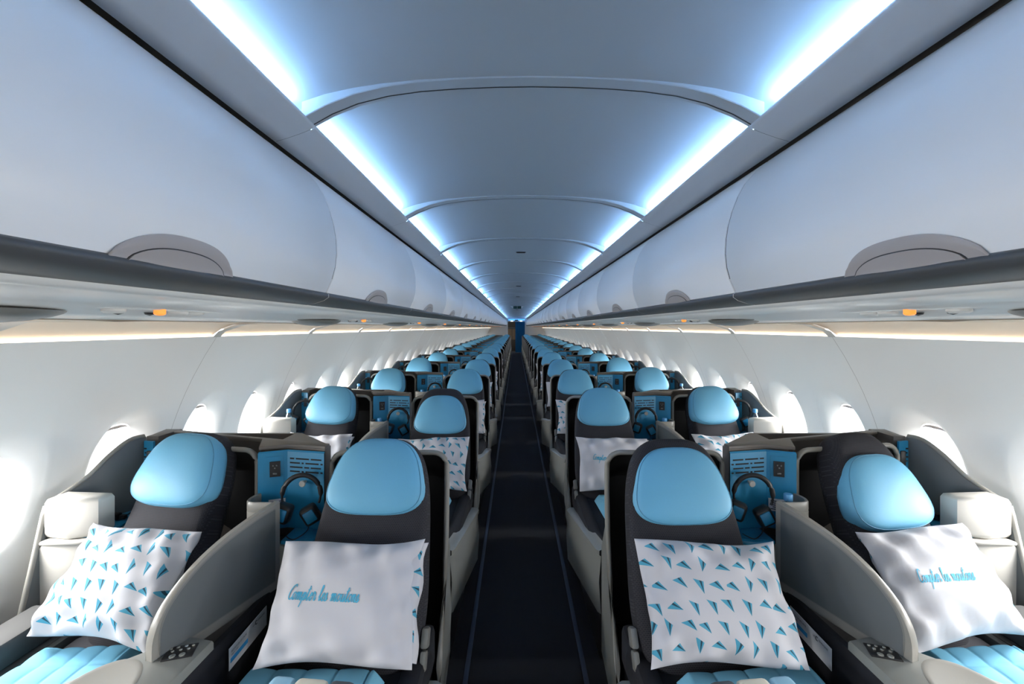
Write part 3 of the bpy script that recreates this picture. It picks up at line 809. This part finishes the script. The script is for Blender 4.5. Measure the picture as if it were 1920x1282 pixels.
STROKES = {
 'C': ([[(1.35, 1.65), (1.1, 2.0), (0.6, 1.75), (0.25, 1.0), (0.3, 0.25), (0.75, 0.0), (1.2, 0.3)]], 1.2),
 'o': ([[(0.55, 1.0), (0.2, 0.85), (0.1, 0.4), (0.35, 0.0), (0.7, 0.25), (0.72, 0.75), (0.5, 1.0), (0.75, 0.8), (1.0, 0.8)]], 0.95),
 'm': ([[(0, 0.7), (0.15, 1.0), (0.22, 0.7), (0.18, 0.0), (0.3, 0.65), (0.52, 1.0), (0.62, 0.7), (0.58, 0.0), (0.7, 0.65), (0.92, 1.0), (1.02, 0.7), (1.0, 0.15), (1.18, 0.0), (1.4, 0.4)]], 1.4),
 'n': ([[(0, 0.7), (0.15, 1.0), (0.22, 0.7), (0.18, 0.0), (0.3, 0.65), (0.55, 1.0), (0.66, 0.7), (0.63, 0.15), (0.8, 0.0), (1.0, 0.4)]], 1.0),
 'p': ([[(0, 0.5), (0.2, 1.0), (0.2, 0.3), (0.1, -1.0)], [(0.2, 0.4), (0.45, 0.98), (0.7, 0.75), (0.6, 0.15), (0.3, 0.05)], [(0.45, 0.02), (0.7, 0.05), (0.95, 0.4)]], 0.95),
 't': ([[(0, 0.4), (0.28, 1.2), (0.36, 1.9), (0.25, 1.0), (0.25, 0.2), (0.45, 0.0), (0.75, 0.4)], [(0.0, 1.3), (0.3, 1.42), (0.65, 1.5)]], 0.75),
 'e': ([[(0, 0.4), (0.4, 0.6), (0.55, 0.88), (0.38, 1.0), (0.16, 0.65), (0.25, 0.1), (0.5, 0.0), (0.8, 0.4)]], 0.8),
 'r': ([[(0, 0.5), (0.2, 1.15), (0.3, 0.92), (0.55, 0.95), (0.5, 0.3), (0.65, 0.0), (0.85, 0.4)]], 0.85),
 'l': ([[(0, 0.4), (0.35, 1.4), (0.38, 2.0), (0.2, 1.8), (0.15, 0.6), (0.3, 0.0), (0.6, 0.4)]], 0.6),
 's': ([[(0, 0.35), (0.35, 1.05), (0.42, 0.6), (0.48, 0.15), (0.25, 0.0), (0.05, 0.15)], [(0.3, 0.02), (0.5, 0.05), (0.75, 0.4)]], 0.75),
 'u': ([[(0, 0.7), (0.15, 1.0), (0.15, 0.3), (0.35, 0.0), (0.6, 0.4), (0.7, 1.0), (0.66, 0.2), (0.85, 0.0), (1.05, 0.4)]], 1.05),
 ' ': ([], 0.75)}
def script_mesh(text, seed, a0, a1, b0):
    paths = []; x = 0
    for ch in text:
        st, adv = STROKES[ch]
        for p in st: paths.append([(x + px * 0.68 + 0.24 * py, py) for px, py in p])
        x += adv * 0.68
    sc = (a1 - a0) / x; mb = MB()
    for p in paths:
        q = catmull(p, 6); wd = 0.085
        rows = []
        for i, (px, py) in enumerate(q):
            t = (q[min(i + 1, len(q) - 1)][0] - q[max(i - 1, 0)][0], q[min(i + 1, len(q) - 1)][1] - q[max(i - 1, 0)][1]); L = math.hypot(*t) or 1
            nx, ny = -t[1] / L * wd, t[0] / L * wd
            rr = []
            for sg in (1, -1):
                a = a0 + (px + sg * nx) * sc; b = b0 + (py + sg * ny) * sc * PW / PH - 0.06 * (a - a0)
                P = pillow_pt(a, b, 1, seed); rr.append((P[0], P[1] - 0.0014, P[2]))
            rows.append(rr)
        mb.grid(rows)
    return mb.build('lettering', M['ink'], smooth=False, fix=False)
PIL = {}
for sd in (11, 12, 13):
    PIL['text', sd] = pillow_mesh(sd, M['cotton'], M['print']); PIL['script', sd] = script_mesh('Compter les moutons', sd, -0.68, 0.30, 0.0)
    PIL['planes', sd] = pillow_mesh(sd, M['print'], M['cotton'])
# open hem of the pillow case, showing the printed lining
mb = MB(); rows = []; hem_uv = []
for j in range(15):
    b = -0.93 + 1.86 * j / 14
    x = PW * (0.985 - 0.05 * (1 - b * b)); rows.append([(x - 0.03, -0.020 * (1 - b * b), PH * b * 0.97), (x + 0.002, -0.010 * (1 - b * b), PH * b * 0.98), (x + 0.016 + 0.006 * math.sin(7 * b), 0.006, PH * b * 1.0), (x - 0.01, 0.02, PH * b)])
mb.grid(rows); PIL['hem'] = mesh('case_hem', mb.v, mb.f, M['print'], uv=[(v[2] + 3, v[0] + v[1] + 3) for v in mb.v], fix=False)
def pillow(kind, loc, rot, label, seed):
    e = obj('pillow', PIL[kind, seed], None, loc, rot); tag(e, label, 'pillow', 'pillows on the seats')
    if kind == 'text':
        obj('lettering', PIL['script', seed], e); obj('case_hem', PIL['hem'], e)
    return e

mb = MB(); mb.lathe([(0.001, 0.0), (0.024, 0.0), (0.0275, 0.004), (0.0275, 0.03), (0.026, 0.035), (0.0275, 0.04), (0.0275, 0.115), (0.026, 0.125), (0.018, 0.145), (0.0125, 0.155), (0.012, 0.168)], 20); BOT = mb.build('bottle_body', M['bottle'])
mb = MB(); mb.lathe([(0.0155, 0.160), (0.016, 0.162), (0.016, 0.182), (0.0145, 0.185), (0.001, 0.1852)], 20); CAP = mb.build('cap', M['cap'])
mb = MB(); mb.lathe([(0.0279, 0.055), (0.0279, 0.095)], 20); LAB = mb.build('label_band', M['pink'])
def bottle(loc, label):
    e = tag(empty('water_bottle', loc), label, 'bottle', 'water bottles'); obj('bottle_body', BOT, e); obj('cap', CAP, e); obj('label_band', LAB, e)

def duvet_mesh():
    n = 80; rows = []
    for i in range(n + 1):
        rr = []
        for j in range(n + 1):
            x = -0.255 + 0.51 * i / n; y = -0.62 + 0.62 * j / n
            q = abs(math.sin((x + 0.02) * PI / 0.115)) ** 0.3 * abs(math.sin(y * PI / 0.115)) ** 0.3
            e = min(1, min(i, n - i) / 5) ** 0.5 * min(1, min(j, n - j) / 3 + 0.1) ** 0.5
            z = e * (0.040 + 0.011 * q + 0.005 * math.sin(9 * x + 5 * y))
            rr.append((x, y, z))
        rows.append(rr)
    mb = MB(); mb.grid(rows); return mb.build('duvet', M['quilt'], fix=False, angle=None)
DUV = duvet_mesh()

# ------------------------------------------------------------------ place all the rows
head_dz = {(-1, 'aisle', 1): -0.05, (1, 'window', 0): -0.075, (1, 'aisle', 0): -0.03}
rnd = random.Random(9)
def seat(s, kind, k):
    D = D0 + PITCH * k
    e = empty('lie_flat_seat', (0, D, 0)); S_ = SEAT[s]
    pos = 'aisle' if kind == 'aisle' else 'window'
    tag(e, 'dark %s seat with pale blue headrest, %s of the aisle, %s' % (pos, SIDE[s], rowtxt(k)), 'seat', 'lie-flat cabin seats')
    sh = obj('shell', S_[kind]['shell'], e); obj('rim', S_[kind]['rim'], sh); obj('liner', S_[kind]['liner'], sh)
    yaw = s * (0.05 if kind == 'aisle' else 0.20)
    px, py = (0.553, -0.055) if kind == 'aisle' else (1.338, 0.06)
    fx, fy = math.sin(yaw) * s, -math.cos(yaw)
    def at(f, lat=0.0): return (s * (px + fx * f + lat * math.cos(yaw)), py + fy * f)
    dz = head_dz.get((s, kind, k), 0.0) + (rnd.uniform(-0.012, 0.012) if k > 1 else 0)
    x, y = at((0.0 if kind == 'aisle' else 0.03) - dz * 0.45); h = obj('headrest', S_['headrest'], e, (x, y, 1.012 + dz), (TILT - 0.04, 0, yaw)); obj('piping', S_['piping'], h)
    x, y = at(0.070 if kind == 'aisle' else 0.08); b = obj('backrest', S_['backrest'], e, (x, y, 0.778), (TILT, 0, yaw)); b.scale = (1 if kind == 'aisle' else 0.88, 1, 1)
    x, y = at(0.42)
    if kind == 'aisle': obj('seat_cushion', S_['cushion'], e, (x, y, 0.435), (0, 0, yaw))
    else: obj('seat_cushion', S_['cushion'], e, (s * 1.425, -0.43, 0.435)).scale = (0.70, 1, 1)
    obj('base', S_['base_' + kind], e)
    if kind == 'aisle':
        obj('side_fairing', S_['fairing'], e); obj('armrest', S_['armrest'], e)
        x, y = at(0.20, -0.222); obj('recline_latch', S_['latch'], e, (x, y, 0.55), (TILT, 0, yaw))
    return e, at, yaw

def divider(s, k):
    D = D0 + PITCH * k; m = DIV[s]
    e = tag(empty('seat_divider', (0, D, 0)), 'blue console with grey privacy screen between the %s pair of seats, %s' % (SIDE[s], rowtxt(k)), 'console', 'consoles between seats')
    p = obj('partition', m['body'], e); obj('ledge', m['ledge'], e)
    bp = obj('blue_panel', m['blue_panel'], e)
    if k < 7:
        if k < 3:
            for sl in m['slots']: obj('vent_slot', sl, bp)
        else:
            if 'slots_joined' not in m:
                mb = MB()
                for sl in m['slots']: mb.add([v.co[:] for v in sl.vertices], [tuple(p_.vertices) for p_ in sl.polygons])
                m['slots_joined'] = mb.build('vent_slots', M['black'], smooth=False)
            tag(obj('vent_slots', m['slots_joined'], bp), kind='stuff')
        obj('outlet_recess', m['outlet_recess'], bp); obj('power_outlet', m['outlet'], bp); obj('sockets', m['socket'], bp)
        obj('placard', m['placard'], bp); obj('placard_print', m['print'], bp); obj('coat_hook', m['hook'], bp)
    sh = obj('shelf', m['shelf'], e); obj('shelf_groove', m['shelf_line'], sh); obj('apron', m['apron'], e)
    f = obj('privacy_screen', m['screen'], e)
    for nm in ('inset', 'inset_b'):
        obj('inset_line', m[nm + '_line'], f); obj('screen_inset', m[nm], f)
    pk = obj('bottle_pocket', m['pocket'], e); obj('pocket_floor', m['pocket_floor'], pk)
    obj('flank', m['flank'], e)
    c = obj('armrest_console', m['console'], e); obj('table_lid', m['table_lid'], c)
    if k < 3:
        cp = obj('control_plate', m['control'], e, (s * 1.004, -0.450, 0.6395), (0, 0, -s * 0.30))
        for b in m['buttons']: obj('button', b, cp)
    return e

def window_console(s, k):
    D = D0 + PITCH * k; m = WCON[s]
    e = tag(empty('window_console', (0, D, 0)), 'side console with ivory armrest block and blue tray by the %s windows, %s' % (SIDE[s], rowtxt(k)), 'side console', 'window-side consoles')
    sp = obj('side_panel', m['side_panel'], e); obj('panel_edge', m['edge'], sp)
    t = obj('tray', m['tray'], e); obj('coaster_recess', m['coaster'], t); obj('tray_lip', m['lip'], t)
    bp = obj('blue_panel', m['blue_panel'], e); obj('power_outlet', m['outlet'], bp); obj('corner_return', m['return'], e)
    if k < 6:
        for sl in m['slots']: obj('vent_slot', sl, bp)
    obj('lower_panel', m['lower'], e); obj('armrest_block', m['block'], e)
    r = obj('side_rail', m['rail'], e); obj('rail_step', m['step'], r); obj('skirt', m['skirt'], e)

def text_mesh(body, size, m, name):
    cu = bpy.data.curves.new('tmp_text', 'FONT'); cu.body = body; cu.size = size; cu.resolution_u = 2
    o = bpy.data.objects.new('tmp_text', cu); col.objects.link(o)
    dg = bpy.context.evaluated_depsgraph_get(); me = bpy.data.meshes.new_from_object(o.evaluated_get(dg))
    bpy.data.objects.remove(o); bpy.data.curves.remove(cu)
    me.name = name; me.materials.clear(); me.materials.append(m); return me
T1 = text_mesh('NOTICE DE SÉCURITÉ', 0.0085, M['inkdark'], 'title'); T2 = text_mesh('SAFETY CARD', 0.006, M['inkdark'], 'subtitle')
T3 = text_mesh('LA', 0.009, M['inkdark'], 'logo_la'); T4 = text_mesh('OMPAGNIE', 0.009, M['inkdark'], 'logo_compagnie')

for s in (-1, 1):
    for k in range(NROW):
        D = D0 + PITCH * k; sd = SIDE[s]; rt = rowtxt(k)
        e, atC, yC = seat(s, 'aisle', k); e2, atA, yA = seat(s, 'window', k)
        divider(s, k); window_console(s, k)
        if k < 7:
            h = DIV[s]['hook_at']
            headphones((h[0] - 0.008 * s, D + h[1] - 0.052, h[2] - 0.036), -s * 0.2, 'black headphones on the hook between the %s pair of seats, %s' % (sd, rt))
            if k: headphones((s * 1.605, D + 0.150, 0.950), -s * 0.3, 'black headphones hung beside the window seat, %s side, %s' % (sd, rt))
        # pillows
        kindC = ('text' if (k + (0 if s < 0 else 1)) % 2 == 0 else 'planes'); kindA = 'planes' if kindC == 'text' else 'text'
        desc = {'text': 'white pillow lettered Compter les moutons', 'planes': 'white pillow printed with blue paper planes'}
        if k < 9:
            x, y = atC(0.290, 0.008)
            pillow(kindC, (x, D + y, 0.727 - (0.012 if k else 0)), (-0.60, s * 0.04, yC), '%s on the %s aisle seat, %s' % (desc[kindC], sd, rt), 11 + k % 3)
        if k < 5:
            x, y = atA(0.298, -0.026)
            pillow(kindA, (x, D + y, 0.724 - (0.012 if k else 0)), (-0.62, s * 0.02, yA), '%s on the %s window seat, %s' % (desc[kindA], sd, rt), 11 + (k + 1) % 3)
        if k < 4:
            x, y = atC(0.30, 0.09); d = obj('duvet', DUV, None, (x, D + y, 0.488), (0, 0, yC)); d.scale = (0.84, 0.8, 1); tag(d, 'blue quilted duvet on the %s aisle seat, %s' % (sd, rt), 'duvet', 'duvets on the seats')
            x, y = atA(0.325); d = obj('duvet', DUV, None, (s * 1.425, D + y, 0.488)); d.scale = (0.64, 0.8, 1); tag(d, 'blue quilted duvet on the %s window seat, %s' % (sd, rt), 'duvet', 'duvets on the seats')
        if 1 <= k < 5: bottle((s * 1.668, D + 0.056, 0.7985), 'small water bottle with blue cap on the %s window tray, %s' % (sd, rt))
        if (k == 0 and s > 0) or 1 <= k < 5: bottle((s * 1.0, D - 0.005, 0.7455), 'small blue-capped water bottle in the pocket between the %s pair of seats, %s' % (sd, rt))
        if k < 2:
            # safety card on the black flank
            c = empty('safety_card', (s * 0.934, D - 0.24, 0.545), (PI / 2, 0, -s * (PI / 2 + 0.0235) if s > 0 else PI / 2 + 0.0235)); tag(c, 'white safety card tucked in the black flank, %s of the aisle, %s' % (sd, rt), 'card', 'safety cards')
            mb = MB(); mb.box(-0.11, 0.11, -0.034, 0.034, -0.001, 0.001, 0.0004); obj('card', mb.build('card', M['paper']), c, (0, 0, 0.004))
            obj('title', T1, c, (-0.10, 0.016, 0.0055)); obj('subtitle', T2, c, (-0.10, 0.006, 0.0055))
            mb = MB(); mb.box(-0.105, -0.01, -0.014, 0.000, 0.0, 0.0006); obj('blue_band', mb.build('blue_band', M['inkblue']), c, (0, 0, 0.0052))
            obj('logo', T3, c, (0.02, 0.016, 0.0055)); obj('logo', T4, c, (0.049, 0.016, 0.0055))
            mb = MB(); mb.tube([(0.041 + 0.006 * math.cos(a), 0.019 + 0.006 * math.sin(a), 0.0058) for a in [math.radians(50 + 260 * i / 12) for i in range(13)]], 0.001, 5); obj('logo', mb.build('logo_ring', M['inkdark']), c)

# pouches on the two nearest aisle seats
for s in (-1, 1):
    e = empty('amenity_pouch', (s * 0.60, D0 - 0.560, 0.548), (0, 0, s * 0.1)); tag(e, 'cream, blue and slate pouch lying in front of the %s aisle pillow' % SIDE[s], 'pouch', 'amenity pouches')
    for nm, x0, x1, m in (('blue_end', -0.12, -0.05, 'lightblue'), ('cream_middle', -0.05, 0.045, 'creamcloth'), ('slate_end', 0.045, 0.12, 'slategrey')):
        mb = MB(); mb.box(min(x0 * -s, x1 * -s), max(x0 * -s, x1 * -s), -0.08, 0.06, 0.0, 0.065, 0.018, 3); obj(nm, mb.build(nm, M[m]), e)
# charging plug left on the nearest window trays
for s in (-1, 1):
    e = empty('plug_adapter', (s * 1.655, D0 + 0.075, 0.7985)); tag(e, 'black plug with thin cord on the %s window tray of the nearest row' % SIDE[s], 'plug', 'plugs on window trays')
    mb = MB(); mb.box(-0.022, 0.022, -0.014, 0.014, 0.0, 0.026, 0.006); mb.box(-s * 0.036 - 0.012, -s * 0.036 + 0.012, -0.009, 0.009, 0.004, 0.020, 0.004); obj('plug', mb.build('plug', M['blackp']), e)
    mb = MB(); mb.tube(catmull([(-s * 0.042, 0, 0.012), (-s * 0.050, 0.02, 0.020), (-s * 0.052, 0.04, 0.018), (-s * 0.046, 0.06, 0.006), (-s * 0.030, 0.07, 0.004)], 5), 0.0022, 6); obj('cord', mb.build('cord', M['blackp']), e)

# ------------------------------------------------------------------ signs and the far end
e = empty('exit_sign', (0, 13.8, 2.21)); tag(e, 'small dark green double exit sign hanging from the ceiling', 'sign')
for x in (-0.062, 0.062):
    obj('sign_face', MB().box(x - 0.058, x + 0.058, -0.015, 0.015, -0.085, -0.005, 0.006).build('sign_face', M['sign']), e)
for s in (-1, 1):
    mb = MB(); mb.prism([(s * 0.125, -0.01), (s * 0.125, -0.075), (s * 0.20, -0.02), (s * 0.21, -0.005)], -0.012, 0.012, 'y'); obj('sign_wing', mb.build('sign_wing', M['white']), e)
YE = Y_END
# partitions either side of the doorway
for s, x0, x1 in ((-1, -1.95, -0.53), (1, 0.50, 1.95)):
    mb = MB(); mb.box(x0, x1, YE, YE + 0.06, 0.0, 2.45, 0.0)
    tag(obj('wall_end_' + SIDE[s], mb.build('end_wall', M['wall'], smooth=False)), 'white partition closing the cabin on the %s of the doorway' % SIDE[s], kind='structure')
mb = MB(); mb.box(-0.53, 0.50, YE, YE + 0.06, 1.90, 2.45); tag(obj('wall_end_header', mb.build('header', M['ceil'], smooth=False)), 'panel above the far doorway', kind='structure')
e = empty('entry_light', (0, YE - 0.03, 1.95)); tag(e, 'blue light bar with two small lamps over the far doorway', 'light')
obj('blue_bar', MB().box(-0.5, 0.5, -0.02, 0.02, 0.03, 0.11, 0.01).build('blue_bar', M['entryblue']), e)
for x in (-0.28, 0.28): obj('lamp', MB().box(x - 0.07, x + 0.07, -0.03, 0.02, -0.03, 0.0, 0.008).build('lamp', M['signled']), e)
obj('sign_face', MB().box(-0.10, 0.10, -0.04, 0.0, 0.0, 0.07, 0.006).build('sign_face', M['sign']), e)
mb = MB(); rows = []
for i in range(61):
    x = -0.07 + 0.58 * i / 60; rows.append([(x, YE - 0.06 + 0.035 * math.sin(i * 0.95), z) for z in (0.02, 1.0, 1.89)])
mb.grid(rows); c = obj('curtain', mb.build('curtain', M['curtain'], fix=False)); tag(c, 'blue pleated curtain half drawn across the far doorway', 'curtain')
obj('curtain_rail', MB().box(-0.53, 0.52, YE - 0.075, YE - 0.045, 1.885, 1.905, 0.004).build('curtain_rail', M['rail']), c)
e = empty('galley', (0, YE + 1.2, 0)); tag(e, 'dark wood galley seen through the far doorway', 'galley')
obj('cabinet', MB().box(-0.9, 0.9, 0.6, 1.1, 0.0, 2.4, 0.01).build('cabinet', M['galley']), e)
for x in (-0.42, -0.14): obj('door', MB().box(x - 0.13, x + 0.13, 0.57, 0.60, 0.75, 1.45, 0.01).build('galley_door', M['galleyw']), e)
obj('worktop', MB().box(-0.9, 0.9, 0.5, 0.62, 1.50, 1.53, 0.005).build('worktop', M['finface']), e)
mb = MB(); mb.box(-2.2, 2.2, YE + 2.4, YE + 2.45, -0.05, 2.5); tag(obj('wall_galley', mb.build('galley_wall', M['galley'], smooth=False)), 'dark wall behind the galley', kind='structure')
